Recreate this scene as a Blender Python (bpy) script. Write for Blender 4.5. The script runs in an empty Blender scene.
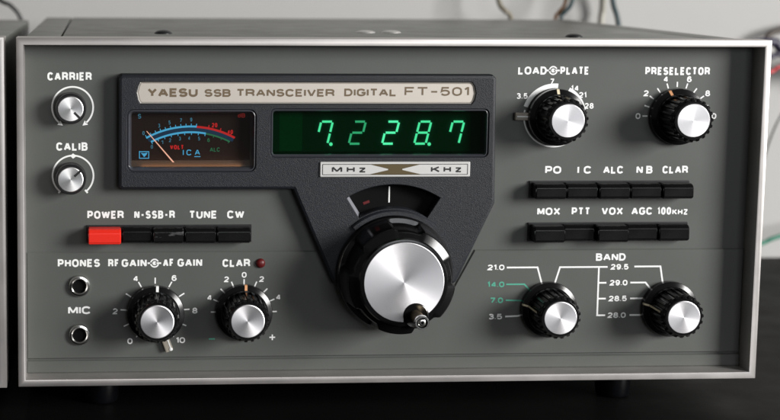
import bpy, bmesh, math, random
from mathutils import Vector, Matrix
random.seed(7)
S = 0.001            # everything below is measured in millimetres
sc = bpy.context.scene
COL = sc.collection
R = math.radians
PI = math.pi

# ------------------------------------------------------------------ camera
cam_d = bpy.data.cameras.new('camera')
cam = bpy.data.objects.new('camera', cam_d)
COL.objects.link(cam)
cam.location = (0.03715, -0.64810, 0.18733)
cam.rotation_mode = 'XYZ'
cam.rotation_euler = (PI/2 - 0.11188, -0.00649, -0.06365)
cam_d.sensor_fit = 'HORIZONTAL'
cam_d.sensor_width = 36.0
cam_d.lens = 36.0*1472.72/780.0
cam_d.shift_x = (390-195.47)/780.0
cam_d.shift_y = -(210-133.84)/780.0
cam_d.clip_start = 0.01
cam_d.clip_end = 50
cam_d.dof.use_dof = True
cam_d.dof.focus_distance = 0.655
cam_d.dof.aperture_fstop = 11.0
sc.camera = cam

# ------------------------------------------------------------------ room light
world = bpy.data.worlds.new('World')
sc.world = world
world.use_nodes = True
bg = world.node_tree.nodes['Background']
bg.inputs[0].default_value = (1.0, 0.96, 0.93, 1)
bg.inputs[1].default_value = 0.085

def area(name, loc, target, sx, sy, power, color):
    d = bpy.data.lights.new(name, 'AREA')
    d.shape = 'RECTANGLE'; d.size = sx; d.size_y = sy
    d.energy = power; d.color = color
    o = bpy.data.objects.new(name, d); COL.objects.link(o)
    o.location = loc
    o.rotation_euler = (Vector(target)-Vector(loc)).to_track_quat('-Z', 'Y').to_euler()
    return o
area('window_light', (2.25, -1.50, 0.70), (0.17, 0.0, 0.06), 0.95, 0.95, 124, (1.0, 0.985, 0.965))
area('fill_light', (0.62, -2.2, 0.52), (0.17, 0.0, 0.08), 0.9, 0.6, 9, (0.94, 0.97, 1.0))  # added fill lamp, placed so the metal knob caps look brighter

sc.view_settings.view_transform = 'Standard'
sc.view_settings.look = 'None'
sc.view_settings.exposure = 0.0
sc.view_settings.gamma = 1.0

# ------------------------------------------------------------------ materials
def mat(name, color, rough=0.5, metal=0.0, spec=0.5, aniso=0.0, aniso_axis='Y',
        bump=0.0, bscale=400.0, mottle=0.0, mscale=60.0, coat=0.0, emit=None, estr=0.0, rough_var=0.0, rings=0.0, scuff=0.0):
    m = bpy.data.materials.new(name); m.use_nodes = True
    nt = m.node_tree; b = nt.nodes['Principled BSDF']
    b.inputs['Base Color'].default_value = (*color, 1)
    b.inputs['Roughness'].default_value = rough
    b.inputs['Metallic'].default_value = metal
    b.inputs['Specular IOR Level'].default_value = spec
    if coat:
        b.inputs['Coat Weight'].default_value = coat
        b.inputs['Coat Roughness'].default_value = 0.06
    if emit:
        b.inputs['Emission Color'].default_value = (*emit, 1)
        b.inputs['Emission Strength'].default_value = estr
    tc = nt.nodes.new('ShaderNodeTexCoord')
    if aniso:
        b.inputs['Anisotropic'].default_value = aniso
        t = nt.nodes.new('ShaderNodeTangent'); t.direction_type = 'RADIAL'; t.axis = aniso_axis
        nt.links.new(t.outputs[0], b.inputs['Tangent'])
    if bump:
        n = nt.nodes.new('ShaderNodeTexNoise'); n.inputs['Scale'].default_value = bscale
        n.inputs['Detail'].default_value = 3
        nt.links.new(tc.outputs['Object'], n.inputs['Vector'])
        bp = nt.nodes.new('ShaderNodeBump'); bp.inputs['Strength'].default_value = bump
        bp.inputs['Distance'].default_value = 0.0004
        nt.links.new(n.outputs[0], bp.inputs['Height']); nt.links.new(bp.outputs[0], b.inputs['Normal'])
    if mottle:
        n = nt.nodes.new('ShaderNodeTexNoise'); n.inputs['Scale'].default_value = mscale
        n.inputs['Detail'].default_value = 6; n.inputs['Roughness'].default_value = 0.65
        nt.links.new(tc.outputs['Object'], n.inputs['Vector'])
        mx = nt.nodes.new('ShaderNodeMix'); mx.data_type = 'RGBA'
        mx.inputs[6].default_value = (*[c*(1-mottle) for c in color], 1)
        mx.inputs[7].default_value = (*[min(1, c*(1+mottle)) for c in color], 1)
        nt.links.new(n.outputs[0], mx.inputs[0]); nt.links.new(mx.outputs[2], b.inputs['Base Color'])
    if rings:
        w = nt.nodes.new('ShaderNodeTexWave'); w.wave_type = 'RINGS'; w.rings_direction = 'Y'
        w.inputs['Scale'].default_value = 260; w.inputs['Distortion'].default_value = 1.5; w.inputs['Detail'].default_value = 2
        nt.links.new(tc.outputs['Object'], w.inputs['Vector'])
        bp = nt.nodes.new('ShaderNodeBump'); bp.inputs['Strength'].default_value = rings; bp.inputs['Distance'].default_value = 0.0004
        nt.links.new(w.outputs['Fac'], bp.inputs['Height']); nt.links.new(bp.outputs[0], b.inputs['Normal'])
    if scuff:
        n = nt.nodes.new('ShaderNodeTexNoise'); n.inputs['Scale'].default_value = 260; n.inputs['Detail'].default_value = 5
        mp = nt.nodes.new('ShaderNodeMapping'); mp.inputs['Scale'].default_value = (.45, 1, 1.3)
        nt.links.new(tc.outputs['Object'], mp.inputs['Vector']); nt.links.new(mp.outputs[0], n.inputs['Vector'])
        mr = nt.nodes.new('ShaderNodeMapRange'); mr.inputs[1].default_value = .56; mr.inputs[2].default_value = .70
        nt.links.new(n.outputs[0], mr.inputs[0])
        mx = nt.nodes.new('ShaderNodeMix'); mx.data_type = 'RGBA'
        mx.inputs[6].default_value = (*color, 1); mx.inputs[7].default_value = (scuff, scuff, scuff*1.02, 1)
        nt.links.new(mr.outputs[0], mx.inputs[0]); nt.links.new(mx.outputs[2], b.inputs['Base Color'])
    if rough_var:
        n = nt.nodes.new('ShaderNodeTexNoise'); n.inputs['Scale'].default_value = 45
        n.inputs['Detail'].default_value = 7
        nt.links.new(tc.outputs['Object'], n.inputs['Vector'])
        mr = nt.nodes.new('ShaderNodeMapRange')
        mr.inputs[1].default_value = 0.3; mr.inputs[2].default_value = 0.7
        mr.inputs[3].default_value = max(0.02, rough-rough_var); mr.inputs[4].default_value = rough+rough_var
        nt.links.new(n.outputs[0], mr.inputs[0]); nt.links.new(mr.outputs[0], b.inputs['Roughness'])
    return m

def glow(name, color, strength, base=(0.01, 0.01, 0.01)):
    return mat(name, base, rough=0.6, spec=0.0, emit=color, estr=strength)

def pane(name, tint, gloss=0.05, rough=0.03):
    m = bpy.data.materials.new(name); m.use_nodes = True
    nt = m.node_tree; nt.nodes.remove(nt.nodes['Principled BSDF'])
    out = nt.nodes['Material Output']
    t = nt.nodes.new('ShaderNodeBsdfTransparent'); t.inputs[0].default_value = (*tint, 1)
    g = nt.nodes.new('ShaderNodeBsdfGlossy'); g.inputs['Roughness'].default_value = rough
    mx = nt.nodes.new('ShaderNodeMixShader'); mx.inputs[0].default_value = gloss
    nt.links.new(t.outputs[0], mx.inputs[1]); nt.links.new(g.outputs[0], mx.inputs[2])
    nt.links.new(mx.outputs[0], out.inputs[0])
    return m

M = {}
M['panel'] = mat('panel_paint', (0.082, 0.0868, 0.0805), rough=0.45, spec=0.35, mottle=0.08, mscale=35, bump=0.03, bscale=2500, rough_var=0.05)
M['case'] = mat('case_paint', (0.108, 0.112, 0.102), rough=0.38, mottle=0.08, mscale=25, bump=0.12, bscale=900, rough_var=0.06)
M['bezel'] = mat('satin_aluminium', (0.50, 0.478, 0.465), rough=0.48, metal=0.85, mottle=0.13, mscale=70, rough_var=0.06)
M['plastic'] = mat('grained_black_plastic', (0.0115, 0.0128, 0.017), rough=0.48, spec=0.34, bump=0.55, bscale=3200, mottle=0.5, mscale=1700)
M['gloss'] = mat('glossy_black_plastic', (0.004, 0.004, 0.0046), rough=0.20, spec=0.42, rough_var=0.07)
M['scuffed'] = mat('scuffed_black_plastic', (0.004, 0.004, 0.004), rough=0.25, spec=0.3, scuff=0.14)
M['button'] = mat('black_button_plastic', (0.004, 0.004, 0.0042), rough=0.24, spec=0.28, rough_var=0.08)
M['satin'] = mat('satin_black_plastic', (0.009, 0.009, 0.010), rough=0.34, spec=0.45, rough_var=0.06)
M['rim'] = mat('smoked_rim_plastic', (0.045, 0.047, 0.056), rough=0.30, spec=0.6)
M['dark'] = mat('dark_cavity', (0.003, 0.003, 0.003), rough=0.8, spec=0.1)
M['cap'] = mat('spun_aluminium', (0.74, 0.73, 0.75), rough=0.48, metal=1.0, aniso=0.65, rough_var=0.06, rings=0.006)
M['capsmall'] = mat('turned_aluminium', (0.86, 0.86, 0.86), rough=0.46, metal=1.0, aniso=0.6, rings=0.006)
M['chrome'] = mat('nickel_plate', (0.72, 0.72, 0.70), rough=0.18, metal=1.0)
M['screwhead'] = mat('screw_plating', (0.62, 0.61, 0.59), rough=0.45, metal=0.8)
M['edge'] = mat('painted_lit_edge', (0.22, 0.225, 0.25), rough=0.4)  # pale tone carries the light on the dial window's left end wall
M['brass'] = mat('tarnished_brass', (0.34, 0.27, 0.18), rough=0.30, metal=1.0, mottle=0.2, mscale=300)
M['white'] = mat('white_print', (0.82, 0.83, 0.82), rough=0.5)
M['green'] = mat('green_print', (0.07, 0.34, 0.24), rough=0.5)
M['brown'] = mat('bronze_print', (0.135, 0.095, 0.055), rough=0.45)
M['black_print'] = mat('black_print', (0.012, 0.012, 0.012), rough=0.5)
M['olive'] = mat('olive_enamel', (0.085, 0.060, 0.022), rough=0.4)
M['plate'] = mat('silver_plate', (0.55, 0.505, 0.45), rough=0.45, metal=0.45, mottle=0.05, mscale=90)
M['badge'] = mat('silver_badge', (0.57, 0.565, 0.555), rough=0.45, metal=0.3, mottle=0.04, mscale=90)
M['red'] = mat('red_plastic', (0.74, 0.024, 0.013), rough=0.30, spec=0.5)
M['redlens'] = mat('dark_red_lens', (0.095, 0.005, 0.006), rough=0.4, spec=0.4)
M['lever'] = mat('clear_smoked_acrylic', (0.30, 0.27, 0.23), rough=0.22, spec=0.6)
M['index'] = mat('cream_paint', (0.72, 0.63, 0.45), rough=0.5)
M['orange'] = mat('orange_paint', (0.62, 0.30, 0.14), rough=0.5)
M['rubber'] = mat('black_rubber', (0.002, 0.0022, 0.003), rough=0.3, spec=0.25)
M['desk'] = mat('black_lacquer', (0.0035, 0.0034, 0.0033), rough=0.55, spec=0.09, rough_var=0.05)
M['wall'] = mat('wall_paint', (0.415, 0.41, 0.40), rough=0.9, spec=0.2, bump=0.2, bscale=120, mottle=0.03, mscale=4)
M['dial'] = mat('meter_dial', (0.016, 0.0105, 0.009), rough=0.6, spec=0.0)
M['shelf'] = mat('meter_shelf', (0.07, 0.048, 0.034), rough=0.5)
M['needle'] = mat('glowing_needle_paint', (0.85, 0.70, 0.62), rough=0.5, emit=(1.0, 0.72, 0.6), estr=0.25)  # faint glow put into the needle, which is no lamp itself
M['cyan'] = glow('backlit_cyan', (0.08, 0.48, 0.80), 0.82)
M['cyan_dim'] = glow('backlit_pale_cyan', (0.10, 0.40, 0.58), 0.42)
M['blue'] = glow('backlit_blue', (0.01, 0.06, 0.13), 0.45)
M['mred'] = glow('backlit_red', (0.80, 0.02, 0.02), 0.62)
M['mreddim'] = glow('backlit_dim_red', (0.30, 0.02, 0.015), 0.45)
M['mgreen'] = glow('backlit_green', (0.04, 0.30, 0.13), 0.45)
M['tube'] = mat('display_tube', (0.17, 0.22, 0.19), rough=0.7, spec=0.0)
M['backing'] = mat('display_backing', (0.10, 0.11, 0.10), rough=0.7, spec=0.0)
M['vfd'] = glow('lit_segment', (0.55, 1.0, 0.82), 3.4)
M['vfd_dim'] = glow('dim_segment', (0.5, 1.0, 0.78), 1.5)
M['vfd_hot'] = glow('bright_segment', (0.62, 1.0, 0.86), 4.2)
M['greenpane'] = pane('green_filter', (0.20, 0.50, 0.36), 0.022, 0.05)
M['pane'] = pane('clear_pane', (0.95, 0.95, 0.95), 0.035, 0.04)

# ------------------------------------------------------------------ helpers
def empty(name, loc, label, cat, group=None):
    o = bpy.data.objects.new(name, None); COL.objects.link(o)
    o.location = Vector(loc)*S; o.empty_display_size = 0.02
    o['label'] = label; o['category'] = cat
    if group: o['group'] = group
    return o

ORG = {}
def obj(name, bm, m, parent=None, origin=None, smooth=None, label=None):
    """link a bmesh (mm) as ONE mesh object; origin in mm"""
    if origin is None:
        lo = Vector((1e9,)*3); hi = -lo
        for v in bm.verts:
            for i in range(3):
                lo[i] = min(lo[i], v.co[i]); hi[i] = max(hi[i], v.co[i])
        origin = (lo+hi)/2
    origin = Vector(origin)
    bmesh.ops.transform(bm, matrix=Matrix.Scale(S, 4) @ Matrix.Translation(-origin), verts=bm.verts)
    me = bpy.data.meshes.new(name); 
    bmesh.ops.recalc_face_normals(bm, faces=bm.faces)
    if smooth is not None:
        for f in bm.faces: f.smooth = True
        for e in bm.edges:
            if len(e.link_faces) == 2:
                e.smooth = e.calc_face_angle(0) < R(smooth)
            else:
                e.smooth = False
    bm.to_mesh(me); bm.free()
    o = bpy.data.objects.new(name, me); COL.objects.link(o)
    me.materials.append(m)
    if parent is not None:
        o.parent = parent
        o.location = (origin - ORG.get(parent.name, Vector(parent.location)/S))*S
    else:
        o.location = origin*S
    ORG[o.name] = origin
    if label: o['label'] = label
    return o

def rbox(bm, x0, x1, y0, y1, z0, z1, bev=0.5, seg=2):
    r = bmesh.ops.create_cube(bm, size=1.0)
    vs = r['verts']
    for v in vs:
        v.co = Vector(((x0+x1)/2+v.co.x*(x1-x0), (y0+y1)/2+v.co.y*(y1-y0), (z0+z1)/2+v.co.z*(z1-z0)))
    if bev:
        es = {e for v in vs for e in v.link_edges}
        bmesh.ops.bevel(bm, geom=list(es), offset=bev, segments=seg, profile=0.6, affect='EDGES')
    return bm

def lathe(bm, prof, cx, cz, n=64, rf=None, cap_end=False, cap_start=False):
    """prof: list of (r, y); revolve about the axis parallel to y through cx, cz"""
    rings = []
    for (r, y) in prof:
        if r < 1e-6:
            rings.append([bm.verts.new((cx, y, cz))]); continue
        ring = []
        for i in range(n):
            a = 2*PI*i/n
            rr = rf(a, r, y) if rf else r
            ring.append(bm.verts.new((cx+rr*math.cos(a), y, cz+rr*math.sin(a))))
        rings.append(ring)
    for A, B in zip(rings, rings[1:]):
        if len(A) == 1 and len(B) == 1: continue
        for i in range(n):
            j = (i+1) % n
            if len(A) == 1: bm.faces.new((A[0], B[i], B[j]))
            elif len(B) == 1: bm.faces.new((A[i], A[j], B[0]))
            else: bm.faces.new((A[i], A[j], B[j], B[i]))
    if cap_end: bm.faces.new(rings[-1])
    if cap_start: bm.faces.new(rings[0])
    return bm

def rrect(x0, x1, z0, z1, r, n=6):
    pts = []
    for cx, cz, a0 in ((x1-r, z1-r, 0), (x0+r, z1-r, 90), (x0+r, z0+r, 180), (x1-r, z0+r, 270)):
        for i in range(n+1):
            a = R(a0+90*i/n); pts.append((cx+r*math.cos(a), cz+r*math.sin(a)))
    return pts

def offset_poly(pts, d):
    """move a counter-clockwise outline inwards by d"""
    out = []; n = len(pts)
    for i in range(n):
        p0, p1, p2 = Vector(pts[i-1]), Vector(pts[i]), Vector(pts[(i+1) % n])
        e1 = (p1-p0).normalized(); e2 = (p2-p1).normalized()
        n1 = Vector((-e1.y, e1.x)); n2 = Vector((-e2.y, e2.x))
        b = (n1+n2)
        b = b/max(0.3, b.dot(n1)) if b.length > 1e-6 else n1
        out.append((p1.x+b.x*d, p1.y+b.y*d))
    return out

def loop(bm, pts, y):
    vs = [bm.verts.new((x, y, z)) for x, z in pts]
    es = [bm.edges.new((vs[i], vs[(i+1) % len(vs)])) for i in range(len(vs))]
    return vs, es
def bridge(bm, A, B):
    n = len(A)
    for i in range(n):
        j = (i+1) % n
        bm.faces.new((A[i], A[j], B[j], B[i]))
def fill(bm, *edge_lists):
    es = [e for l in edge_lists for e in l]
    bmesh.ops.triangle_fill(bm, use_beauty=True, use_dissolve=False, edges=es)

def poly(bm, pts, y):
    vs = [bm.verts.new((x, y, z)) for x, z in pts]
    return bm.faces.new(vs)
def stroke(bm, pts, w, y, ramp=0.0):
    """flat printed line of width w along pts (mitred)"""
    n = len(pts); L = []; Rr = []
    for i in range(n):
        p = Vector(pts[i])
        d1 = (p-Vector(pts[i-1])).normalized() if i > 0 else None
        d2 = (Vector(pts[i+1])-p).normalized() if i < n-1 else None
        d1 = d1 or d2; d2 = d2 or d1
        n1 = Vector((-d1.y, d1.x)); n2 = Vector((-d2.y, d2.x))
        b = n1+n2; b = b/max(0.4, b.dot(n1))*w/2
        yy = y-ramp*i/(n-1)
        L.append(bm.verts.new((p.x+b.x, yy, p.y+b.y))); Rr.append(bm.verts.new((p.x-b.x, yy, p.y-b.y)))
    for i in range(n-1):
        bm.faces.new((L[i], L[i+1], Rr[i+1], Rr[i]))
def arc(cx, cz, r, a0, a1, n=40):
    return [(cx+r*math.cos(R(a0+(a1-a0)*i/n)), cz+r*math.sin(R(a0+(a1-a0)*i/n))) for i in range(n+1)]
def pol(cx, cz, r, a): return (cx+r*math.cos(R(a)), cz+r*math.sin(R(a)))
def disc(bm, cx, cz, r, y, n=20): poly(bm, [pol(cx, cz, r, 360*i/n) for i in range(n)], y)

def _e(cx, cy, rx, ry, a0, a1, n=10):
    return [(cx+rx*math.cos(R(a0+(a1-a0)*i/n)), cy+ry*math.sin(R(a0+(a1-a0)*i/n))) for i in range(n+1)]
# stroke lettering: width, then centre lines in a unit box
GL = {
 'A': (1.0, [[(0, 0), (.47, 1)], [(.53, 1), (1, 0)], [(.2, .32), (.8, .32)]]),
 'B': (.82, [[(0, .5), (0, 1), (.62, 1)]+_e(.62, .77, .32, .23, 90, -90)[1:]+[(0, .54)], [(.5, .54)]+_e(.66, .27, .34, .27, 90, -90)+[(0, 0), (0, .52)]]),
 'C': (.88, [_e(.5, .68, .5, .32, 22, 180)+_e(.5, .32, .5, .32, 180, 338)]),
 'D': (.86, [[(0, .5), (0, 1), (.5, 1)]+_e(.5, .5, .5, .5, 90, -90)[1:]+[(0, 0), (0, .52)]]),
 'E': (.72, [[(1, 1), (0, 1), (0, 0), (1, 0)], [(0, .52), (.88, .52)]]),
 'F': (.70, [[(1, 1), (0, 1), (0, 0)], [(0, .5), (.85, .5)]]),
 'G': (.92, [_e(.5, .68, .5, .32, 24, 180)+_e(.5, .32, .5, .32, 180, 360)+[(1, .46), (.56, .46)]]),
 'H': (.82, [[(0, 0), (0, 1)], [(1, 0), (1, 1)], [(0, .52), (1, .52)]]),
 'I': (.0, [[(.5, 0), (.5, 1)]]),
 'K': (.84, [[(0, 0), (0, 1)], [(.95, 1), (0, .38)], [(.32, .6), (1, 0)]]),
 'L': (.68, [[(0, 1), (0, 0), (1, 0)]]),
 'M': (1.0, [[(0, 0), (0, 1)], [(.03, 1), (.5, .12)], [(.5, .12), (.97, 1)], [(1, 1), (1, 0)]]),
 'N': (.84, [[(0, 0), (0, 1)], [(.02, 1), (.98, 0)], [(1, 0), (1, 1)]]),
 'O': (.94, [_e(.5, .64, .5, .36, 0, 180)+_e(.5, .36, .5, .36, 180, 360)+[(1, .64)]]),
 'P': (.78, [[(0, 0), (0, 1), (.6, 1)]+_e(.66, .71, .34, .29, 90, -90)+[(0, .42)]]),
 'R': (.92, [[(0, 0), (0, 1), (.6, 1)]+_e(.64, .74, .34, .26, 90, -90)+[(0, .48)], [(.58, .48), (.9, .36), (1, 0)]]),
 'S': (.82, [_e(.5, .745, .47, .255, 20, 250, 12)+_e(.5, .265, .5, .265, 78, -158, 12)]),
 'T': (.80, [[(0, 1), (1, 1)], [(.5, 1), (.5, 0)]]),
 'U': (.84, [[(0, 1), (0, .36)]+_e(.5, .36, .5, .36, 180, 360)+[(1, .36), (1, 1)]]),
 'V': (.90, [[(0, 1), (.47, 0)], [(.53, 0), (1, 1)]]),
 'W': (1.35, [[(0, 1), (.25, 0)], [(.25, 0), (.5, .95)], [(.5, .95), (.75, 0)], [(.75, 0), (1, 1)]]),
 'X': (.90, [[(0, 0), (1, 1)], [(0, 1), (1, 0)]]),
 'Y': (.90, [[(0, 1), (.5, .45), (1, 1)], [(.5, .45), (.5, 0)]]),
 'Z': (.80, [[(0, 1), (1, 1)], [(.96, 1), (.04, 0)], [(0, 0), (1, 0)]]),
 'z': (.72, [[(0, .78), (1, .78)], [(.96, .78), (.04, 0)], [(0, 0), (1, 0)]]),
 'd': (.7, [[(1, 1), (1, 0)], _e(.5, .34, .5, .34, 0, 360)]),
 '0': (.68, [_e(.5, .64, .5, .36, 0, 180)+_e(.5, .36, .5, .36, 180, 360)+[(1, .64)]]),
 '1': (.26, [[(0, .78), (.75, 1), (1, 1), (1, 0)]]),
 '2': (.68, [_e(.5, .70, .48, .30, 165, -25)+[(.1, .12), (0, 0), (1, 0)]]),
 '3': (.68, [_e(.48, .76, .44, .24, 155, -80)+[(.4, .52)], [(.4, .52)]+_e(.5, .27, .5, .27, 85, -155)]),
 '4': (.72, [[(.76, 0), (.76, 1)], [(.72, 1), (.02, .28)], [(0, .26), (1, .26)]]),
 '5': (.68, [[(.95, 1), (.16, 1), (.06, .5)]+_e(.5, .32, .5, .32, 130, -150)]),
 '6': (.68, [_e(.52, .62, .46, .38, 30, 180)[:9]+[(.02, .45)]+_e(.5, .31, .48, .31, 180, 540, 14)[1:]]),
 '7': (.66, [[(0, 1), (1, 1), (1, .9), (.35, 0)]]),
 '8': (.68, [_e(.5, .765, .42, .235, -90, 270, 16), _e(.5, .265, .5, .265, 90, 450, 16)]),
 '9': (.68, [_e(.48, .38, .46, .38, 210, 360)[:9]+[(.98, .55)]+_e(.5, .69, .48, .31, 0, 360, 14)[1:]]),
 '-': (.5, [[(0, .45), (1, .45)]]),
 '.': (.0, [[(.5, -.02), (.5, .10)]]),
 ' ': (.45, []),
}
def text(bm, s, x0, x1, z0, h, y, weight=0.22, spacing=1.0):
    z0 += .03*h; h *= .94; weight *= 1.04
    # lettering of stroke width weight*h fitted to the box x0..x1, standing on z0
    t = weight*h
    ws = [GL[c][0] for c in s]
    gap = .125*h*spacing
    tot = sum(ws)
    k = (x1-x0-t*len(s)-gap*(len(s)-1))/tot if tot else 0
    x = x0; q = 0
    for c, w in zip(s, ws):
        gx0 = x+t/2; gw = w*k
        for pl in GL[c][1]:
            P = [(gx0+(px*gw if w else 0), z0+t/2+pz*(h-t)) for px, pz in pl]
            Q = [P[0]]
            for p in P[1:]:
                if math.hypot(p[0]-Q[-1][0], p[1]-Q[-1][1]) > .3*t: Q.append(p)
            if math.hypot(P[-1][0]-Q[-1][0], P[-1][1]-Q[-1][1]) > .02*t and len(Q) > 1: Q[-1] = P[-1]
            elif len(Q) == 1: Q.append(P[-1])
            stroke(bm, Q, t, y-.015*(q % 4), .012); q += 1
        x += gw+t+gap

def ctext(bm, s, cx, cz, w, h, y, weight=0.2, **k): text(bm, s, cx-w/2, cx+w/2, cz-h/2, h, y, weight, **k)

# ------------------------------------------------------------------ setting
TZ = -16.0           # desk top
WY = 368.0           # wall
bm = bmesh.new(); rbox(bm, -1100, 1500, -900, WY-3, TZ-30, TZ, 2)
desk = obj('desk', bm, M['desk']); desk['kind'] = 'structure'
bm = bmesh.new(); rbox(bm, -1600, 2200, WY, WY+60, -700, 1400, 0)
wall = obj('wall', bm, M['wall']); wall['kind'] = 'structure'

# ------------------------------------------------------------------ the transceiver
radio = empty('radio_transceiver', (170, 140, TZ), 'grey radio transceiver with glowing green frequency display and large silver tuning knob', 'radio')
ORG[radio.name] = Vector((170, 140, TZ))
H = 156.7; W = 340.0

def frame_mesh(bm, x0, x1, z0, z1, t, y0, y1, bev=0.7):
    O = [(x0, z0), (x1, z0), (x1, z1), (x0, z1)]
    I = [(x0+t, z0+t), (x1-t, z0+t), (x1-t, z1-t), (x0+t, z1-t)]
    prof = [(0, y1), (0, y0+bev), (bev*.3, y0+bev*.3), (bev, y0)]
    loops = []
    for d, y in prof: loops.append(loop(bm, offset_poly(O, d), y)[0])
    for d, y in ((-bev, y0), (-bev*.3, y0+bev*.3), (0, y0+bev), (0, y1)): loops.append(loop(bm, offset_poly(I, d), y)[0])
    for A, B in zip(loops, loops[1:]): bridge(bm, A, B)
    bridge(bm, loops[-1], loops[0])

bm = bmesh.new(); frame_mesh(bm, 0, W, 0, H, 3.3, 0, 14)
obj('bezel', bm, M['bezel'], radio, smooth=40)

# case with a raised lid
bm = bmesh.new(); rbox(bm, 2.2, W-2.2, 14.1, 285, 1.5, H-1.8, 1.2)
case = obj('case', bm, M['case'], radio, smooth=40)
bm = bmesh.new(); rbox(bm, 19.5, W-19.5, 17, 284, H-1.7, H-0.7, 0.4)
obj('lid', bm, M['case'], case, smooth=40)
for a, b in ((3.0, 18.6), (W-18.6, W-3.0)):
    bm = bmesh.new(); rbox(bm, a, b, 15, 284.5, H-1.7, H-0.75, 0.4)
    obj('side_rail', bm, M['case'], case, smooth=40)
bm = bmesh.new(); rbox(bm, 18.7, 19.4, 17, 284, H-1.85, H-1.6, 0)
obj('lid_gap', bm, M['dark'], case)
for x, y, r, m, hh in ((67.0, 60, 4.4, 'satin', 1.9), (168.5, 80, 5.0, 'screwhead', 1.2), (181.5, 80, 5.0, 'screwhead', 1.2), (261.5, 40, 4.2, 'satin', 1.7), (225, 27, 3.6, 'satin', .7), (269, 27, 3.6, 'satin', .7)):
    bm = bmesh.new()
    lathe(bm, [(r, 0), (r*.98, .25*hh), (r*.75, .7*hh), (r*.4, .95*hh), (0.0, hh)], 0, 0, 24)
    bmesh.ops.transform(bm, matrix=Matrix.Translation((x, y, H-0.72 if y > 35 else H-1.75)) @ Matrix.Rotation(R(90), 4, 'X'), verts=bm.verts)
    obj('screw', bm, M[m], case, smooth=50)
for x in (37, 284):
    for y in (32, 250):
        bm = bmesh.new()
        lathe(bm, [(0, 1.4), (8.5, 1.4), (9.0, 0.6), (8.2, -14.2), (7.6, -15.6), (6.8, -16), (0, -16)], 0, 0, 32)
        bmesh.ops.transform(bm, matrix=Matrix.Translation((x, y, 0)) @ Matrix.Rotation(R(90), 4, 'X'), verts=bm.verts)
        obj('foot', bm, M['rubber'], radio, smooth=40)

# front panel: upper sheet, lower plate with a notch for the display housing, bottom strip
PY = 12.0            # upper panel face
LY = 11.3            # lower plate face
SY = 10.7            # bottom strip face
bm = bmesh.new(); rbox(bm, 3.25, W-3.25, PY, PY+1.6, 3.2, H-3.2, 0)
panel = obj('front_panel', bm, M['panel'], radio)
low = [(3.3, 9.7), (W-3.3, 9.7), (W-3.3, 59.2), (209.0, 59.2), (196.5, 35.5), (152.0, 35.5), (137.5, 59.2), (3.3, 59.2)]
def plate(bm, pts, y0, y1, bev):
    A, _ = loop(bm, pts, y1); B, _ = loop(bm, pts, y0+bev); C, e = loop(bm, offset_poly(pts, bev), y0)
    bridge(bm, A, B); bridge(bm, B, C); fill(bm, e)
bm = bmesh.new(); plate(bm, low, LY, PY-0.02, 0.5)
lower = obj('lower_plate', bm, M['panel'], panel)
bm = bmesh.new(); plate(bm, [(3.3, 3.3), (W-3.3, 3.3), (W-3.3, 9.0), (3.3, 9.0)], SY, PY-0.02, 0.4)
obj('bottom_strip', bm, M['panel'], panel)

# ---- printed legends
UY = PY-0.06; DY = LY-0.06
bm = bmesh.new()
def T(s, x0, x1, z0, h=3.9, y=UY, w=0.22, **k):
    b = bmesh.new(); text(b, s, x0, x1, z0, h, y, w, **k); obj('legend', b, M['white'], panel)
T('CARRIER', 13.2, 33.0, 136.9, 4.0); T('CALIB', 17.0, 31.1, 105.3, 4.0)
T('POWER', 30.9, 47.4, 74.2); T('N-SSB-R', 52.1, 70.6, 74.2); T('TUNE', 77.0, 89.8, 74.1); T('CW', 94.4, 102.2, 74.1)
T('LOAD', 227.0, 240.3, 140.0); T('PLATE', 246.6, 260.0, 140.0); T('PRESELECTOR', 286.3, 316.7, 139.9)
for s, a, b in (('PO', 241.1, 248.6), ('ALC', 268.3, 277.8), ('CLAR', 296.3, 308.4)): T(s, a, b, 94.3, 3.8)
T('I', 256.2, 257.2, 94.3, 3.8); T('C', 259.2, 262.8, 94.3, 3.8); T('N', 284.0, 287.0, 94.3, 3.8); T('B', 288.6, 291.6, 94.3, 3.8)
for s, a, b in (('MOX', 238.0, 248.8), ('PTT', 254.2, 262.9), ('VOX', 268.3, 278.4), ('AGC', 282.4, 292.3), ('100', 294.7, 301.2)): T(s, a, b, 75.0, 3.8)
T('KHZ', 301.8, 309.2, 75.0, 2.8)
T('PHONES', 17.5, 36.6, 52.2, 3.9, DY); T('MIC', 22.1, 32.4, 30.4, 3.9, DY)
T('RF', 40.3, 45.3, 52.1, 3.9, DY); T('GAIN', 46.4, 57.8, 52.1, 3.9, DY); T('AF', 65.2, 70.2, 52.1, 3.9, DY); T('GAIN', 71.8, 83.1, 52.1, 3.9, DY)
T('CLAR', 92.4, 105.1, 51.8, 3.9, DY); T('BAND', 266.2, 280.3, 53.6, 3.7, DY)
def concentric(cx, cz, y):
    stroke(bm, arc(cx, cz, 1.75, 25, 345), 0.62, y); disc(bm, cx, cz, 0.95, y)
    stroke(bm, [(cx-3.2, cz), (cx-1.5, cz)], 0.75, y); stroke(bm, [(cx+0.4, cz), (cx+3.0, cz)], 0.75, y)
concentric(61.4, 53.9, DY); concentric(243.3, 142.0, UY)
obj('legend', bm, M['white'], panel)

# ---- printed scales
bm = bmesh.new()
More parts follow.
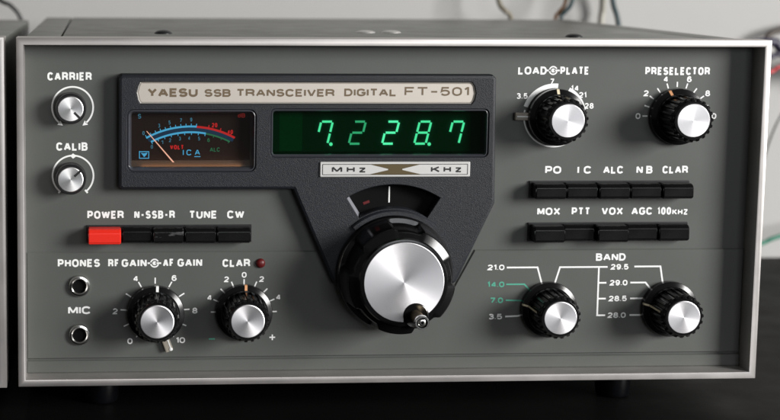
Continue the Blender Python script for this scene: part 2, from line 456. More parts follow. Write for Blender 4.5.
# trimmer arcs with arrow heads
cx, cz = 24.4, 125.0
stroke(bm, arc(cx, cz, 9.2, -50, 230), 0.75, UY)
for a, s in ((-52, -1), (232, 1)):
    p = Vector(pol(cx, cz, 9.2, a)); t = Vector((-math.sin(R(a)), math.cos(R(a))))*s; nn = Vector((t.y, -t.x))
    poly(bm, [tuple(p+t*1.6), tuple(p+nn*1.2-t*.6), tuple(p-nn*1.2-t*.6)], UY)
obj('dial_scale', bm, M['white'], panel); bm = bmesh.new()
cx, cz = 24.5, 94.0
stroke(bm, arc(cx, cz, 9.2, -48, 228), 0.75, UY-0.01)
for a in (-50, 230):
    stroke(bm, [pol(cx, cz, 8.4, a), pol(cx, cz, 10.2, a)], 0.8, UY)
poly(bm, [(24.5, 104.2), (23.3, 103.0), (24.5, 101.8), (26.2, 103.0)], UY)
obj('dial_scale', bm, M['white'], panel); bm = bmesh.new()
# load / plate
cx, cz = 244.4, 121.0
stroke(bm, arc(cx, cz, 14.0, 168, 318), 0.7, UY)
stroke(bm, arc(cx, cz, 14.0, 84, 162), 2.1, UY)
stroke(bm, arc(cx, cz, 14.0, 12, 62), 1.9, UY); stroke(bm, arc(cx, cz, 14.0, -42, 6), 0.7, UY)
for s, x, z, w in (('3.5', 229.2, 130.3, 5.2), ('7', 242.9, 137.0, 1.9), ('14', 253.7, 133.9, 3.6), ('21', 257.4, 130.8, 3.6), ('28', 260.6, 125.8, 4.2)):
    ctext(bm, s, x, z, w, 2.8, UY)
obj('dial_scale', bm, M['white'], panel); bm = bmesh.new()
# preselector
cx, cz = 301.6, 121.1
for i in range(11):
    a = 180-18*i
    stroke(bm, [pol(cx, cz, 13.4, a), pol(cx, cz, 15.8, a)], 0.6, UY)
for s, a in (('0', 180), ('2', 144), ('4', 108), ('6', 72), ('8', 36), ('0', 0)):
    x, z = pol(cx, cz, 17.9, a); ctext(bm, s, x, z, 2.3, 2.9, UY)
obj('dial_scale', bm, M['white'], panel); bm = bmesh.new()
# rf / af gain
cx, cz = 61.7, 31.4
for i in range(11):
    a = 180+54-26.8*i+0
    a = 234-28.8*i
    stroke(bm, [pol(cx, cz, 13.0, a), pol(cx, cz, 15.8 if i not in (0, 10) else 14.6, a)], 0.6, DY)
for s, a, rr, w in (('0', 230, 17.8, 2.4), ('2', 179, 18.2, 2.3), ('4', 120, 17.8, 2.4), ('6', 61, 17.8, 2.4), ('8', 1, 18.2, 2.4), ('10', -49, 17.8, 4.2)):
    x, z = pol(cx, cz, rr, a); ctext(bm, s, x, z, w, 2.9, DY)
obj('dial_scale', bm, M['white'], panel); bm = bmesh.new()
# clarifier
cx, cz = 102.4, 31.0
for i in range(9):
    a = 180-22.5*i
    stroke(bm, [pol(cx, cz, 12.4, a), pol(cx, cz, 15.2, a)], 0.6, DY)
for s, a, w in (('4', 157, 2.3), ('2', 118, 2.2), ('0', 90, 2.2), ('2', 62, 2.2), ('4', 23, 2.3)):
    x, z = pol(cx, cz, 17.2, a); ctext(bm, s, x, z, w, 2.8, DY)
x, z = 115.7, 18.9
stroke(bm, [(x-1.3, z), (x+1.3, z)], 0.6, DY); stroke(bm, [(x, z-1.3), (x, z+1.3)], 0.6, DY-0.01)
obj('dial_scale', bm, M['white'], panel)
bm = bmesh.new(); x = 87.8
stroke(bm, [(x-1.4, z-.5), (x+1.4, z-.5)], 0.6, DY); obj('minus_sign', bm, M['green'], panel)
bm = bmesh.new()
# band
LW = 0.75
stroke(bm, [(224.3, 50.8), (238.8, 50.8), (241.2, 42.6)], LW, DY)
stroke(bm, [(247.0, 42.6), (249.4, 50.8), (271.9, 50.8)], LW, DY)
stroke(bm, [(284.6, 50.9), (297.0, 50.9), (298.5, 42.6)], LW, DY)
stroke(bm, [(267.8, 50.8), (267.8, 27.9), (271.6, 27.9)], LW, DY-0.01)
stroke(bm, [(267.8, 43.3), (271.6, 43.3)], LW, DY); stroke(bm, [(267.8, 35.8), (271.6, 35.8)], LW, DY)
stroke(bm, [(283.0, 43.3), (290.2, 43.3), (294.6, 38.0)], LW, DY)
stroke(bm, [(283.2, 35.8), (290.2, 35.8), (294.0, 33.6)], LW, DY)
stroke(bm, [(283.2, 27.9), (289.0, 27.9), (293.2, 28.9)], LW, DY)
stroke(bm, [(224.3, 27.7), (230.0, 27.9), (234.2, 28.9)], LW, DY)
for s, x0, x1, z in (('29.5', 273.4, 281.8, 50.8), ('29.0', 273.2, 281.6, 43.3), ('28.5', 273.0, 281.6, 35.8), ('28.0', 272.8, 281.4, 27.9), ('21.0', 215.3, 223.2, 50.9), ('3.5', 216.4, 222.8, 27.7)):
    text(bm, s, x0, x1, z-1.4, 2.8, DY, 0.21)
obj('dial_scale', bm, M['white'], panel, label='white band lines and figures')
bm = bmesh.new()
text(bm, '14.0', 215.4, 223.4, 41.5, 2.8, DY); text(bm, '7.0', 216.9, 223.0, 34.0, 2.8, DY)
stroke(bm, [(224.3, 42.9), (232.8, 42.9), (237.0, 38.5)], 0.7, DY)
stroke(bm, [(224.3, 35.4), (231.7, 35.2), (235.5, 33.6)], 0.7, DY)
obj('dial_scale', bm, M['green'], panel, label='green printed band marks')

# ------------------------------------------------------------------ knobs
def control_knob(cx, cz, base, idx, idx_mat='index', front=-8.0, long_index=False, rs=13.0, rb=9.9, rc=7.6, rot=0.0, label=None, nridge=20):
    bm = bmesh.new()
    lathe(bm, [(rs-.4, base), (rs, base-.6), (rs, base-2.9), (rs-.2, base-3.3), (rb+1.0, base-4.25), (rb+.9, base-4.9), (rb+.4, base-4.9)], cx, cz, 72)
    yb = base-4.8
    def rf(a, r, y):
        if y > yb+.01 or y < front+1.3: return r
        u = (a+rot)*nridge/(2*PI) % 1.0
        return r + (0.45 if 0.25 < u < 0.75 else -0.25)*(1 if r > rc+.8 else 0)
    n = nridge*8
    lathe(bm, [(rb-.2, base-4.2), (rb, yb), (rb-.35, front+1.9), (rb-.7, front+1.4), (rb-1.2, front+.5), (rb-1.5, front), (rc+.15, front), (rc+.1, front+.5)], cx, cz, n, rf)
    k = obj('control_knob', bm, M['gloss'], radio, origin=(cx, base, cz), smooth=14, label=label)
    bm = bmesh.new()
    lathe(bm, [(rc+.12, front+.45), (rc, front-.05), (rc-.35, front-.25), (0, front-.25)], cx, cz, 64)
    obj('cap', bm, M['cap'], k, origin=(cx, front-.25, cz), smooth=25)
    bm = bmesh.new()
    ca, sa = math.cos(R(idx)), math.sin(R(idx))
    def rp(r, y, t): return Vector((cx+r*ca-t*sa, y, cz+r*sa+t*ca))
    path = [(rs+.06, base-1.6), (rs+.06, base-2.95), (rs-.15, base-3.4), (rb+1.0, base-4.35), (rb+.85, base-4.98)]
    if long_index: path += [(rb+.75, base-5.1), (rb+.6, front+2.2)]
    ww = .42 if long_index else .6
    prev = None
    for r, y in path:
        cur = (bm.verts.new(rp(r, y, -ww)), bm.verts.new(rp(r, y, ww)))
        if prev: bm.faces.new((prev[0], prev[1], cur[1], cur[0]))
        prev = cur
    obj('index_mark', bm, M[idx_mat], k)
    return k

def lever(k, cx, cz, ang, y0, r0, r1, wid, dot):
    bm = bmesh.new(); rbox(bm, r0, r1, y0-1.2, y0+1.2, -wid/2, wid/2, 0.5)
    mtx = Matrix.Translation((cx, 0, cz)) @ Matrix.Rotation(R(-ang), 4, 'Y')
    bmesh.ops.transform(bm, matrix=mtx, verts=bm.verts)
    l = obj('lever', bm, M['lever'], k)
    bm = bmesh.new(); 
    if dot:
        rbox(bm, r0+1, r1-1.2, y0-1.34, y0-1.18, wid/2-1.1, wid/2-.6, 0)
        lathe(bm, [(0.75, y0-1.1), (0.75, y0-1.5), (0, y0-1.7)], r1-.9, wid/2-.9, 16)
    else:
        rbox(bm, r0+1, r1-.8, y0-1.34, y0-1.18, -.3, .3, 0)
    bmesh.ops.transform(bm, matrix=mtx, verts=bm.verts)
    obj('index_mark', bm, M['white'], l)

k = control_knob(61.9, 31.2, 9.3, 87, 'white', rot=.1, label='gain knob with a second lever behind it'); lever(k, 61.9, 31.2, -70, 9.9, 9, 19.0, 3.6, True)
control_knob(102.3, 31.1, LY-.4, 87, 'orange', rot=.2)
k = control_knob(244.5, 120.9, 9.6, 92, 'index', rot=.05, label='load and plate knob with a clear tab on its left'); lever(k, 244.5, 120.9, 179, 10.0, 9, 19.0, 3.6, False)
control_knob(301.7, 121.0, PY-.4, 112, 'orange', rot=.15)
control_knob(244.2, 31.3, LY-.4, 168, 'index', long_index=True, rot=.3)
control_knob(301.3, 31.2, LY-.4, 168, 'index', long_index=True, rot=.12)

def trimmer(cx, cz, ang):
    bm = bmesh.new()
    lathe(bm, [(6.6, PY-.2), (6.9, PY-.8), (6.8, 4.4), (6.4, 3.9), (5.75, 3.9), (5.7, 4.4)], cx, cz, 48)
    k = obj('trimmer_knob', bm, M['satin'], radio, origin=(cx, PY, cz), smooth=30)
    bm = bmesh.new(); lathe(bm, [(5.72, 4.3), (5.6, 3.7), (5.3, 3.5), (0, 3.5)], cx, cz, 48)
    obj('cap', bm, M['capsmall'], k, origin=(cx, 3.5, cz), smooth=25)
    bm = bmesh.new()
    p0 = pol(cx, cz, 2.2, ang); p1 = pol(cx, cz, 5.9, ang)
    stroke(bm, [p0, p1], 1.0, 3.42)
    obj('index_mark', bm, M['black_print'], k)
trimmer(23.7, 125.0, -45); trimmer(23.6, 93.4, 42)

# ------------------------------------------------------------------ jacks and lamp
for cx, cz in ((27.3, 43.7), (27.3, 21.1)):
    bm = bmesh.new()
    lathe(bm, [(4.9, LY-.02), (4.9, LY-1.1), (4.5, LY-1.7), (3.7, LY-1.9), (3.2, LY-1.5), (3.05, LY-.5), (3.0, LY-.1)], cx, cz, 40)
    j = obj('jack', bm, M['chrome'], radio, origin=(cx, LY, cz), smooth=40)
    bm = bmesh.new(); lathe(bm, [(3.1, LY-.4), (2.6, LY-.35), (2.5, LY-.15), (0, LY-.12)], cx, cz, 32)
    obj('socket', bm, M['dark'], j, smooth=40)
bm = bmesh.new(); lathe(bm, [(2.2, LY-.02), (2.2, LY-.5), (1.9, LY-1.1), (1.1, LY-1.6), (0, LY-1.75)], 109.8, 53.6, 28)
obj('indicator_lamp', bm, M['redlens'], radio, smooth=60)

# ------------------------------------------------------------------ push buttons
def button_row(x0, x1, z0, z1, edges, fronts, mats, labels):
    bm = bmesh.new(); rbox(bm, x0-.6, x1+.6, PY-1.0, PY-.02, z0-.4, z1+.5, 0.2)
    b = obj('button_frame', bm, M['satin'], radio)
    for i, f in enumerate(fronts):
        a, c = edges[i]+.36, edges[i+1]-.36
        bm = bmesh.new()
        prof = [(z0+.1, PY-1.1), (z1-.1, PY-1.1), (z1-.1, f+1.9), (z1-.9, f+.7), (z1-2.0, f), (z0+.9, f), (z0+.1, f+.8)]
        A = [bm.verts.new((a, y, z)) for z, y in prof]; B = [bm.verts.new((c, y, z)) for z, y in prof]
        for q in range(len(prof)):
            r = (q+1) % len(prof); bm.faces.new((A[q], A[r], B[r], B[q]))
        bm.faces.new(A); bm.faces.new(B)
        bmesh.ops.bevel(bm, geom=[e for e in bm.edges], offset=.42, segments=3, affect='EDGES')
        obj('push_button', bm, M[mats[i]], radio, smooth=25, label=labels[i])
button_row(31.2, 105.0, 63.9, 71.0, [31.0, 46.4, 60.2, 74.6, 89.2, 104.9], [2.6, 6.6, 5.0, 5.0, 5.0], ['red', 'button', 'scuffed', 'button', 'button'], ['red power button', 'black button pushed in beside the red one', 'black button with pale scuffs', None, None])
e1 = [234.3+14.84*i for i in range(6)]
button_row(234.3, 308.5, 83.7, 90.7, e1, [3.4, 4.4, 3.6, 4.2, 3.4], ['button']*5, [None]*5)
button_row(234.3, 308.5, 63.6, 71.3, e1, [3.2, 7.0, 3.4, 7.0, 6.2], ['button']*5, [None]*5)

# ------------------------------------------------------------------ display housing
FY = 5.0             # front face of the housing
AX, AZ = 170.4, 50.0  # tuning shaft
out = rrect(44.7, 215.2, 88.4, 140.4, 1.6, 4)
# counter-clockwise outline: corners TR, TL, BL then the funnel
outline = [(215.4, 138.8), (213.8, 140.4), (46.4, 140.4), (44.8, 138.8), (44.8, 90.0), (46.4, 88.4), (123.6, 88.4), (142.5, 45.0), (143.6, 44.4), (198.0, 44.4), (199.6, 45.6), (216.3, 81.8), (216.3, 83.5)]
hole_meter = rrect(48.4, 106.8, 96.4, 124.8, 3.2)
hole_disp = rrect(112.7, 212.6, 102.8, 125.2, 2.4, 3)
hole_plate = [(204.3, 137.3), (54.4, 137.3), (53.4, 135.4), (52.6, 132.2), (53.4, 128.8), (54.4, 126.9), (204.3, 126.9), (205.6, 128.8), (206.3, 132.2), (205.6, 135.4)]
hole_dial = arc(AX-1, AZ+.3, 40.6, 57.5, 122.5, 24) + arc(AX-1, AZ+.3, 29.2, 122.5, 57.5, 24)
bm = bmesh.new()
A, _ = loop(bm, outline, PY-.04); B, _ = loop(bm, outline, FY+1.6); C, _ = loop(bm, offset_poly(outline, .5), FY+.5); D, eo = loop(bm, offset_poly(outline, 1.5), FY)
bridge(bm, A, B); bridge(bm, B, C); bridge(bm, C, D)
eh = []
for h, depth, slope in ((hole_meter, PY-.3, .0), (hole_disp, PY-.3, .0), (hole_plate, FY+1.5, 0.0), (hole_dial, PY-.3, 0.0)):
    a, e = loop(bm, h, FY); eh.append(e)
    b, _ = loop(bm, offset_poly(h, .35), FY+.4); bridge(bm, a, b)
    c, _ = loop(bm, offset_poly(h, .4), depth); bridge(bm, b, c)
fill(bm, eo, *eh)
# raised lip under the dial window
for r0, r1 in ((26.2, 28.8),):
    P = [(r0, FY+.1), (r0+.3, FY-1.6), (r1-.6, FY-1.6), (r1, FY-.9), (r1+.1, FY+.1)]
    rows = []
    for i in range(41):
        a = 48+84*i/40
        rows.append([bm.verts.new((AX-.6+r*math.cos(R(a)), y, AZ+.3+r*math.sin(R(a)))) for r, y in P])
    for u, v in zip(rows, rows[1:]):
        for q in range(len(P)-1): bm.faces.new((u[q], u[q+1], v[q+1], v[q]))
    bm.faces.new(rows[0]); bm.faces.new(rows[-1])
house = obj('display_housing', bm, M['plastic'], radio, smooth=25)

# ---- name plate
bm = bmesh.new()
pl = offset_poly(hole_plate, .95)
A, _ = loop(bm, pl, FY+1.45); B, _ = loop(bm, pl, FY+1.0); C, e = loop(bm, offset_poly(pl, .2), FY+.85)
bridge(bm, A, B); bridge(bm, B, C); fill(bm, e)
npl = obj('name_plate', bm, M['plate'], radio)
bm = bmesh.new()
A, _ = loop(bm, offset_poly(hole_plate, .42), FY+1.4); B, _ = loop(bm, offset_poly(hole_plate, .42), FY+.55); C, _ = loop(bm, offset_poly(hole_plate, .45), FY+.5); D, _ = loop(bm, offset_poly(hole_plate, .93), FY+1.2)
bridge(bm, A, B); bridge(bm, B, C); bridge(bm, C, D)
obj('plate_rim', bm, M['screwhead'], npl)
bm = bmesh.new(); y = FY+.8
text(bm, 'YAESU', 57.8, 80.2, 130.1, 4.2, y, 0.25)
text(bm, 'SSB', 83.2, 95.0, 130.2, 3.7, y, 0.23); text(bm, 'TRANSCEIVER', 97.6, 141.8, 130.3, 3.7, y, 0.225, spacing=1.3)
text(bm, 'DIGITAL', 146.2, 169.9, 130.5, 3.7, y, 0.225, spacing=1.3)
text(bm, 'FT-501', 173.6, 203.0, 130.7, 4.3, y, 0.185, spacing=2.0)
obj('lettering', bm, M['brown'], npl)

# ---- MHz / kHz badge
bm = bmesh.new()
pl = rrect(135.5, 204.1, 94.2, 101.1, .5, 3)
A, _ = loop(bm, pl, FY-.0); B, _ = loop(bm, pl, FY-.5); C, e = loop(bm, offset_poly(pl, .3), FY-.75)
bridge(bm, A, B); bridge(bm, B, C); fill(bm, e)
bd = obj('range_badge', bm, M['badge'], radio)
y = FY-.82
bm = bmesh.new()
text(bm, 'M', 140.9, 145.6, 96.2, 2.9, y, .25); text(bm, 'H', 147.7, 151.3, 96.2, 2.9, y, .25); text(bm, 'z', 153.2, 156.4, 96.2, 2.9, y, .23)
text(bm, 'K', 186.1, 190.2, 96.2, 2.9, y, .25); text(bm, 'H', 191.9, 195.3, 96.2, 2.9, y, .25); text(bm, 'z', 197.2, 200.2, 96.2, 2.9, y, .23)
q = [(136.7, 95.3), (202.9, 95.3), (202.9, 100.0), (136.7, 100.0)]
for i in range(4): stroke(bm, [q[i], q[(i+1) % 4]], .28, y-.005*i)
obj('lettering', bm, M['black_print'], bd)
bm = bmesh.new()
poly(bm, [(158.0, 100.0), (166.6, 97.9), (166.6, 97.4), (158.0, 95.4), (181.6, 95.4), (173.0, 97.4), (173.0, 97.9), (181.6, 100.0)], y-.03)
obj('emblem', bm, M['olive'], bd, label='olive hourglass emblem')

# ---- meter
def ring_rim(bm, pts_out, y_out, inset, y_in, lip=.5):
    A, _ = loop(bm, pts_out, y_out+1.2); B, _ = loop(bm, pts_out, y_out)
    C, _ = loop(bm, offset_poly(pts_out, lip), y_out-.25); D, _ = loop(bm, offset_poly(pts_out, inset*.7), y_out+1.2); E, _ = loop(bm, offset_poly(pts_out, inset), y_in)
    bridge(bm, A, B); bridge(bm, B, C); bridge(bm, C, D); bridge(bm, D, E)
bm = bmesh.new()
ring_rim(bm, offset_poly(hole_meter, .45), FY+.7, 2.0, PY-.5)
meter = obj('meter', bm, M['rim'], radio, smooth=45)
bm = bmesh.new(); rbox(bm, 48.9, 106.3, PY-.5, PY-.06, 96.9, 124.3, 0); obj('dial_face', bm, M['dial'], meter)
bm = bmesh.new()
vs = [(50.4, PY-.55, 101.0), (104.8, PY-.55, 101.0), (104.8, FY+3.4, 98.6), (50.4, FY+3.4, 98.6)]
bm.faces.new([bm.verts.new(v) for v in vs])
obj('shelf', bm, M['shelf'], meter)
MX, MZ = 77.6, 74.8; y = PY-.58
bmc = bmesh.new(); bmr = bmesh.new(); bmg = bmesh.new(); bmd = bmesh.new(); bmn = bmesh.new()
stroke(bmd, arc(MX, MZ, 40.3, 61.5, 118.6), 1.9, y+.03)
stroke(bmc, arc(MX, MZ, 41.6, 86.5, 119), .85, y); stroke(bmr, arc(MX, MZ, 41.5, 61.3, 86.5), .95, y)
stroke(bmc, arc(MX, MZ, 39.0, 80, 117.5), .85, y); stroke(bmg, arc(MX, MZ, 38.9, 63, 80), .75, y)
for a in [118.6-3.2*i for i in range(11)]:
    stroke(bmc, [pol(MX, MZ, 41.6, a), pol(MX, MZ, 42.9, a)], .32, y-.01)
for a in (79, 71.5, 64.5): stroke(bmr, [pol(MX, MZ, 41.6, a), pol(MX, MZ, 43.0, a)], .4, y-.01)
for a in [117.2-4.6*i for i in range(9)]:
    stroke(bmc, [pol(MX, MZ, 39.0, a), pol(MX, MZ, 37.8, a)], .32, y-.01)
for a in (74.5, 69, 63.6): stroke(bmg, [pol(MX, MZ, 39.0, a), pol(MX, MZ, 37.9, a)], .32, y-.01)
for s, x, z in (('0', 56.2, 113.4), ('3', 63.2, 116.8), ('5', 67.9, 118.2), ('7', 73.0, 119.2), ('9', 77.7, 119.5)):
    ctext(bmn, s, x, z, 1.0, 1.9, y, .17)
for s, x, z in (('0', 60.0, 107.2), ('1', 64.6, 109.2), ('2', 68.2, 110.2), ('3', 72.6, 110.9), ('4', 76.8, 111.1), ('5', 81.3, 110.9)):
    ctext(bmn, s, x, z, 1.0, 1.8, y, .17)
ctext(bmn, 'S', 54.4, 121.0, 1.5, 2.2, y, .16)
ctext(bmc, 'I', 74.3, 104.6, .6, 2.8, y, .15); ctext(bmc, 'C', 76.8, 104.6, 2.3, 2.8, y, .15); ctext(bmc, 'A', 80.6, 104.7, 2.3, 2.6, y, .15)
stroke(bmc, [(79.2, 102.7), (82.0, 102.7)], .35, y)
stroke(bmc, [(54.4, 105.0), (58.6, 105.0), (58.6, 102.0), (54.4, 102.0), (54.4, 105.3)], .35, y)
poly(bmc, [(56.5, 102.5), (57.6, 103.6), (58.0, 104.6), (56.6, 104.2), (55.0, 104.4), (55.9, 103.4)], y-.02)
ctext(bmr, 'VOLT', 71.3, 107.0, 6.2, 2.2, y, .24)
ctext(bmr, '20', 88.3, 117.0, 2.5, 2.2, y, .2); ctext(bmr, '40', 95.4, 113.9, 2.5, 2.0, y, .2)
ctext(bmg, 'ALC', 88.5, 105.9, 4.6, 2.0, y, .16); ctext(bmg, '6', 85.6, 110.2, 1.2, 1.8, y, .17)
bmdr = bmesh.new(); ctext(bmdr, 'dB', 100.4, 121.4, 3.4, 2.0, y, .2)
obj('scale_marks', bmc, M['cyan'], meter, label='glowing cyan scale'); obj('numerals', bmn, M['cyan_dim'], meter); obj('scale_marks', bmr, M['mred'], meter, label='glowing red scale')
obj('scale_marks', bmg, M['mgreen'], meter, label='dim green scale'); obj('scale_marks', bmd, M['blue'], meter, label='dark blue band between the arcs')
obj('scale_marks', bmdr, M['mreddim'], meter, label='dim red letters')
bm = bmesh.new()
a = Vector((57.6, 114.4)); b = Vector((70.3, 99.6)); d = (b-a).normalized(); nn = Vector((-d.y, d.x))
poly(bm, [tuple(a+nn*.14), tuple(b+nn*.32), tuple(b-nn*.32), tuple(a-nn*.14)], PY-1.5)
bmesh.ops.solidify(bm, geom=bm.faces[:], thickness=.15)
obj('needle', bm, M['needle'], meter)
bm = bmesh.new(); rbox(bm, 50.0, 105.2, FY+1.6, FY+1.9, 97.9, 123.3, 0); obj('glass', bm, M['pane'], meter)
ld = bpy.data.lights.new('meter_bulb', 'AREA'); ld.shape = 'RECTANGLE'; ld.size = .045; ld.size_y = .002; ld.energy = .0012; ld.color = (1.0, .52, .22)
lo = bpy.data.objects.new('meter_bulb', ld); COL.objects.link(lo); lo.parent = meter
lo.location = (Vector((77.6, FY+3.0, 99.4))-ORG[meter.name])*S
lo.rotation_euler = (R(100), 0, 0)

# ---- frequency display
bm = bmesh.new()
ring_rim(bm, offset_poly(hole_disp, .45), FY+.7, 1.7, PY-.5)
disp = obj('frequency_display', bm, M['rim'], radio, smooth=45)
bm = bmesh.new(); rbox(bm, 113.2, 212.2, PY-.5, PY-.06, 103.3, 124.8, 0); obj('backing', bm, M['backing'], disp)
DZ = 113.6; DXs = [123.0, 138.0, 153.3, 168.6, 183.4, 198.4]
y = PY-.56
for i, x in enumerate(DXs):
    bm = bmesh.new()
    rbox(bm, x-5.2, x+5.2, y, PY-.5, 105.2, 123.0, 0)
    for zz in (108.5, 119.6): pass
    obj('tube', bm, M['tube'], disp)
    break
SEG = {'7': 'abcf', '2': 'abged', '8': 'abcdefg'}
def digit(x, ch, m, dp=False):
    w, h, g = 5.3, 10.1, .40; sh = .23
    P = {'tl': (-w/2, h/2), 'tr': (w/2, h/2), 'ml': (-w/2, 0), 'mr': (w/2, 0), 'bl': (-w/2, -h/2), 'br': (w/2, -h/2)}
    E = {'a': ('tl', 'tr'), 'b': ('tr', 'mr'), 'c': ('mr', 'br'), 'd': ('bl', 'br'), 'e': ('ml', 'bl'), 'f': ('tl', 'ml'), 'g': ('ml', 'mr')}
    bm = bmesh.new()
    for s in SEG[ch]:
        a, b = Vector(P[E[s][0]]), Vector(P[E[s][1]]); d = (b-a).normalized(); a = a+d*g; b = b-d*g
        f = lambda p: (x+p.x+sh*p.y, DZ+p.y)
        stroke(bm, [f(a), f(b)], .98, PY-1.15)
    if dp: disc(bm, x+w/2-sh*h/2+1.6, DZ-h/2-.2, .8, PY-1.15)
    obj('digit', bm, M[m], disp, label='glowing green figure '+ch + (' with a point' if dp else ''))
digit(138.2, '7', 'vfd', True); digit(153.3, '2', 'vfd_dim'); digit(168.6, '2', 'vfd_hot'); digit(183.4, '8', 'vfd', True); digit(198.6, '7', 'vfd')
bm = bmesh.new(); rbox(bm, 114.3, 211.0, FY+1.6, FY+1.9, 104.3, 123.8, 0); obj('filter_glass', bm, M['greenpane'], disp)

# ---- tuning dial window
bm = bmesh.new(); rbox(bm, 146, 193, PY-.4, PY-.06, 73, 92.5, 0)
dialp = obj('tuning_dial', bm, M['dark'], radio)
bm = bmesh.new(); stroke(bm, [(168.7, 81.4), (168.7, 88.8)], .6, PY-.5); obj('index_line', bm, M['white'], dialp)
bm = bmesh.new(); stroke(bm, [(156.8, 80.9), (159.6, 82.0)], 1.2, PY-.5); obj('dial_mark', bm, M['redlens'], dialp)

bm = bmesh.new()  # added wedge, coloured pale so the window's left end wall looks lit
P0, P1 = pol(AX-1, AZ+.3, 30.0, 121.9), pol(AX-1, AZ+.3, 39.8, 121.9)
Q0, Q1 = pol(AX-1, AZ+.3, 30.0, 118.6), pol(AX-1, AZ+.3, 39.8, 119.6)
vs = [bm.verts.new(v) for v in ((P0[0], FY+.9, P0[1]), (P1[0], FY+.9, P1[1]), (Q1[0], PY-.45, Q1[1]), (Q0[0], PY-.45, Q0[1]), (P0[0], PY-.45, P0[1]), (P1[0], PY-.45, P1[1]))]
for f in ((0, 1, 2, 3), (0, 3, 4), (1, 5, 2), (0, 4, 5, 1)): bm.faces.new([vs[i] for i in f])
obj('lit_end_wedge', bm, M['edge'], dialp)
# ------------------------------------------------------------------ tuning knob
def rfm(a, r, y):
    if r < 20.15 or y > 1.0: return r
    u = ((a - R(83+36))*5/(2*PI)) % 1.0
    c = math.cos(2*PI*(u-.5))
    k = min(1.0, max(0.0, (c-.0)/.5)); k = k*k*(3-2*k)
    dep = 1.9 if y > -13.8 else 1.7
    return r - dep*k
bm = bmesh.new()
lathe(bm, [(26.2, FY-.1), (26.6, FY-.8), (26.6, FY-2.6), (26.3, FY-3.2), (25.8, 1.2), (25.7, .9), (25.3, -.5), (24.6, -9.0), (24.2, -12.8), (23.9, -13.7), (23.5, -14.1), (20.0, -15.8), (19.8, -16.2), (19.4, -17.3), (18.4, -17.5), (16.0, -17.5)], AX, AZ, 192, rfm)
tk = obj('tuning_knob', bm, M['gloss'], radio, origin=(AX, FY, AZ), smooth=14)
CY = -18.0; CR = 17.9
KX, KZ = 175.9, 35.4; KR = 5.6
CX0, CZ0 = 170.3, 50.4
pts = []
ang = [a for a in range(0, 360, 3)]
circ = [pol(CX0, CZ0, CR, a) for a in ang]
keep = [(p, a) for p, a in zip(circ, ang) if math.hypot(p[0]-KX, p[1]-KZ) > KR]
# outline goes round the disc and then along the bite
start = max(range(len(keep)), key=lambda i: (keep[(i+1) % len(keep)][1]-keep[i][1]) % 360)
keep = keep[start+1:]+keep[:start+1]
outl = [p for p, a in keep]
aA = math.degrees(math.atan2(outl[-1][1]-KZ, outl[-1][0]-KX)); aB = math.degrees(math.atan2(outl[0][1]-KZ, outl[0][0]-KX))
if aA < aB: aA += 360
outl += [pol(KX, KZ, KR, aA+(aB-aA)*i/16) for i in range(1, 16)]
bm = bmesh.new()
A, _ = loop(bm, outl, CY+.5); B, _ = loop(bm, outl, CY+.12); C, e = loop(bm, offset_poly(outl, .22), CY)
bridge(bm, A, B); bridge(bm, B, C); fill(bm, e)
obj('cap', bm, M['cap'], tk, origin=(CX0, CY, CZ0))
bm = bmesh.new()
lathe(bm, [(KR, -16.0), (KR, CY-.1), (KR-.4, CY-.3), (KR-.8, CY-.1), (KR-1.3, CY+.25), (0, CY+.3)], KX, KZ, 40)
obj('crank_cup', bm, M['gloss'], tk, smooth=40)
bm = bmesh.new()
lathe(bm, [(2.7, CY+.25), (2.75, -27.5), (3.0, -28.2)], KX, KZ, 32)
pin = obj('crank_pin', bm, M['brass'], tk, smooth=40)
bm = bmesh.new()
lathe(bm, [(3.0, -28.2), (3.15, -28.6), (3.15, -30.9), (2.9, -31.3), (2.35, -31.3), (2.2, -30.6)], KX, KZ, 32)
lathe(bm, [(1.75, -29.8), (1.7, -30.7), (1.3, -31.0), (.7, -31.0), (.6, -30.2), (0, -30.0)], KX, KZ, 24)
obj('crank_tip', bm, M['chrome'], tk, smooth=40)
bm = bmesh.new(); lathe(bm, [(2.3, -30.55), (0, -30.45)], KX, KZ, 24)
obj('screw_well', bm, M['dark'], tk)

# ------------------------------------------------------------------ neighbouring set on the left
nb = empty('radio_cabinet', (-105, 140, TZ), 'second grey radio cabinet whose bright frame edge shows along the left border', 'radio')
ORG[nb.name] = Vector((-105, 140, TZ))
bm = bmesh.new(); frame_mesh(bm, -205, -5.2, -.4, H+.2, 3.3, 0, 14); obj('bezel', bm, M['bezel'], nb, smooth=40)
bm = bmesh.new(); rbox(bm, -202.5, -7.4, 14.1, 270, 1.5, H-1.8, 1.2); obj('case', bm, M['case'], nb, smooth=40)
bm = bmesh.new(); rbox(bm, -201.8, -8.4, 11, 13.5, 2.8, H-3.0, 0); obj('front_panel', bm, M['panel'], nb)
for x in (-37, -174):
    for yy in (32, 240):
        bm = bmesh.new()
        lathe(bm, [(0, 1.4), (8.5, 1.4), (9.0, 0.6), (8.2, -14.2), (7.6, -15.6), (6.8, -16), (0, -16)], 0, 0, 32)
        bmesh.ops.transform(bm, matrix=Matrix.Translation((x, yy, 0)) @ Matrix.Rotation(R(90), 4, 'X'), verts=bm.verts)
        obj('foot', bm, M['rubber'], nb, smooth=40)

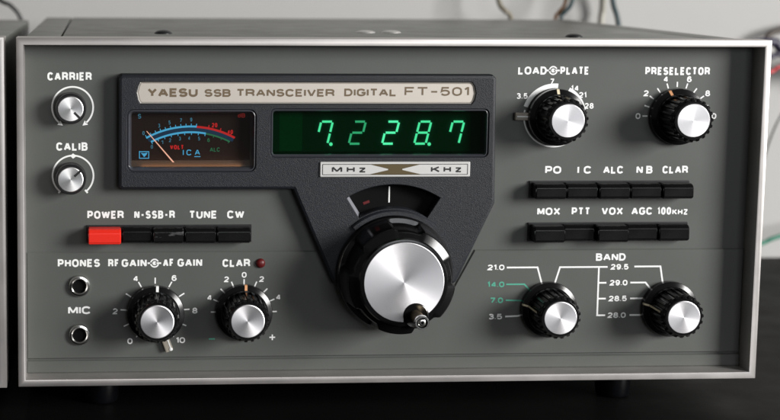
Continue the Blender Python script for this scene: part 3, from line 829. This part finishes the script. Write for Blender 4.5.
# ------------------------------------------------------------------ cables behind
def cable(pts, r, m, label, name='cable', group=None):
    # Catmull-Rom through the points, swept tube
    P = [Vector(p) for p in pts]; P = [P[0]*2-P[1]]+P+[P[-1]*2-P[-2]]
    path = []
    for i in range(1, len(P)-2):
        for q in range(10):
            t = q/10
            path.append(0.5*((2*P[i])+(P[i+1]-P[i-1])*t+(2*P[i-1]-5*P[i]+4*P[i+1]-P[i+2])*t*t+(-P[i-1]+3*P[i]-3*P[i+1]+P[i+2])*t**3))
    path.append(P[-2])
    bm = bmesh.new(); rings = []
    for i, p in enumerate(path):
        d = (path[min(i+1, len(path)-1)]-path[max(i-1, 0)]).normalized()
        u = d.cross(Vector((.3, .9, .2))).normalized(); v = d.cross(u)
        rings.append([bm.verts.new(p+(u*math.cos(2*PI*k/10)+v*math.sin(2*PI*k/10))*r) for k in range(10)])
    for A, B in zip(rings, rings[1:]):
        for k in range(10): bm.faces.new((A[k], A[(k+1) % 10], B[(k+1) % 10], B[k]))
    bm.faces.new(rings[0]); bm.faces.new(rings[-1])
    o = obj(name, bm, m, smooth=60)
    o['label'] = label; o['category'] = 'cable'
    if group: o['group'] = group
    return o
def cmat(name, c, r=.45): return mat(name, c, rough=r)
cg, co, cb, cl, cr_, cp, cgr = (cmat('grey_cable', (.04, .04, .038)), cmat('olive_cable', (.16, .14, .10)), cmat('teal_cable', (.012, .035, .04)), cmat('pale_cable', (.33, .32, .28)),
                                cmat('red_cable', (.45, .03, .04)), cmat('purple_cable', (.022, .018, .040)), cmat('green_cable', (.01, .16, .10)))
cbr = cmat('added_brown_cable', (.06, .045, .035))
cor = cmat('orange_cable', (.40, .17, .04))
G = 'cables hanging behind the radio'
cable([(-60, 352, 230), (-41, 358, 178), (-29.8, 340, 165.6), (-22.2, 338, 161.5), (-15.2, 338, 151.0), (-8, 335, 120), (-4, 330, 40)], 1.5, cg, 'thin dark grey cable curving down at the far left corner', group=G)
cable([(296, 350, 290), (302, 348, 200), (307, 342, 167), (311, 340, 160), (315.5, 340, 154), (318, 330, 120), (318, 310, 60)], 1.7, co, 'olive brown cable, leftmost of those rising behind the lid', group=G)
cable([(372, 350, 290), (363, 345, 200), (357.5, 340, 167.6), (352.5, 340, 159.5), (350.0, 340, 154), (346, 330, 120), (340, 310, 60)], 1.5, cb, 'dark teal cable slanting beside the orange one', group=G)
cable([(364, 352, 290), (358, 347, 200), (354.2, 344, 167.6), (349.6, 344, 159), (347.2, 344, 153), (343, 333, 120), (336, 312, 60)], 1.2, cor, 'orange cable slanting against a dark teal one', group=G)
cable([(380, 352, 290), (381, 350, 200), (385, 358, 165), (384, 358, 150), (380, 350, 100), (370, 310, 60)], 2.4, cl, 'pale grey thick cable hanging beside the dark upright one', group=G)
cable([(380, 345, 290), (383, 342, 200), (385.4, 340, 167.7), (390, 340, 151.4), (392, 330, 110), (385, 310, 60)], 1.8, cb, 'dark teal upright cable, rightmost of those behind the lid', group=G)
G2 = 'cables beside the radio on the right'
cable([(420, 300, 120), (470, 330, 136), (499, 340, 139.5), (507, 341, 134.2), (540, 345, 120), (600, 360, 100)], 3.2, cp, 'thickest dark purple cable at the right edge', group=G2)
cable([(470, 345, 50), (486, 350, 105), (499, 355, 137), (512, 357, 147), (545, 358, 151), (600, 360, 140)], 2.2, cbr, 'added dark brown cable standing for a blurred dark area above the purple ones at the right edge', group=G2)  # added cable, stands in for a blurred dark area by the wall
cable([(420, 305, 100), (470, 330, 122), (499, 340, 129.5), (508, 341, 130.5), (560, 350, 122), (620, 360, 110)], 2.0, cp, 'thinner dark purple cable under the thickest one', group=G2)
cable([(420, 300, 96), (470, 330, 112), (499, 340, 119), (508, 341, 123), (560, 350, 134), (620, 360, 150)], 1.3, cr_, 'red cable rising at the right edge', group=G2)
cable([(488, 330, 20), (494, 338, 48), (498.1, 340, 63.1), (502, 340, 76), (508, 341, 88.5), (530, 350, 120), (560, 365, 170)], .7, cg, 'thin dark wire curving up to the right edge', group=G2)
cable([(440, 320, -12), (480, 335, -6), (499.3, 340, -1.0), (511.2, 341, 3.4), (560, 350, 14), (620, 360, 20)], 1.5, cgr, 'green cable low at the right edge', group=G2)
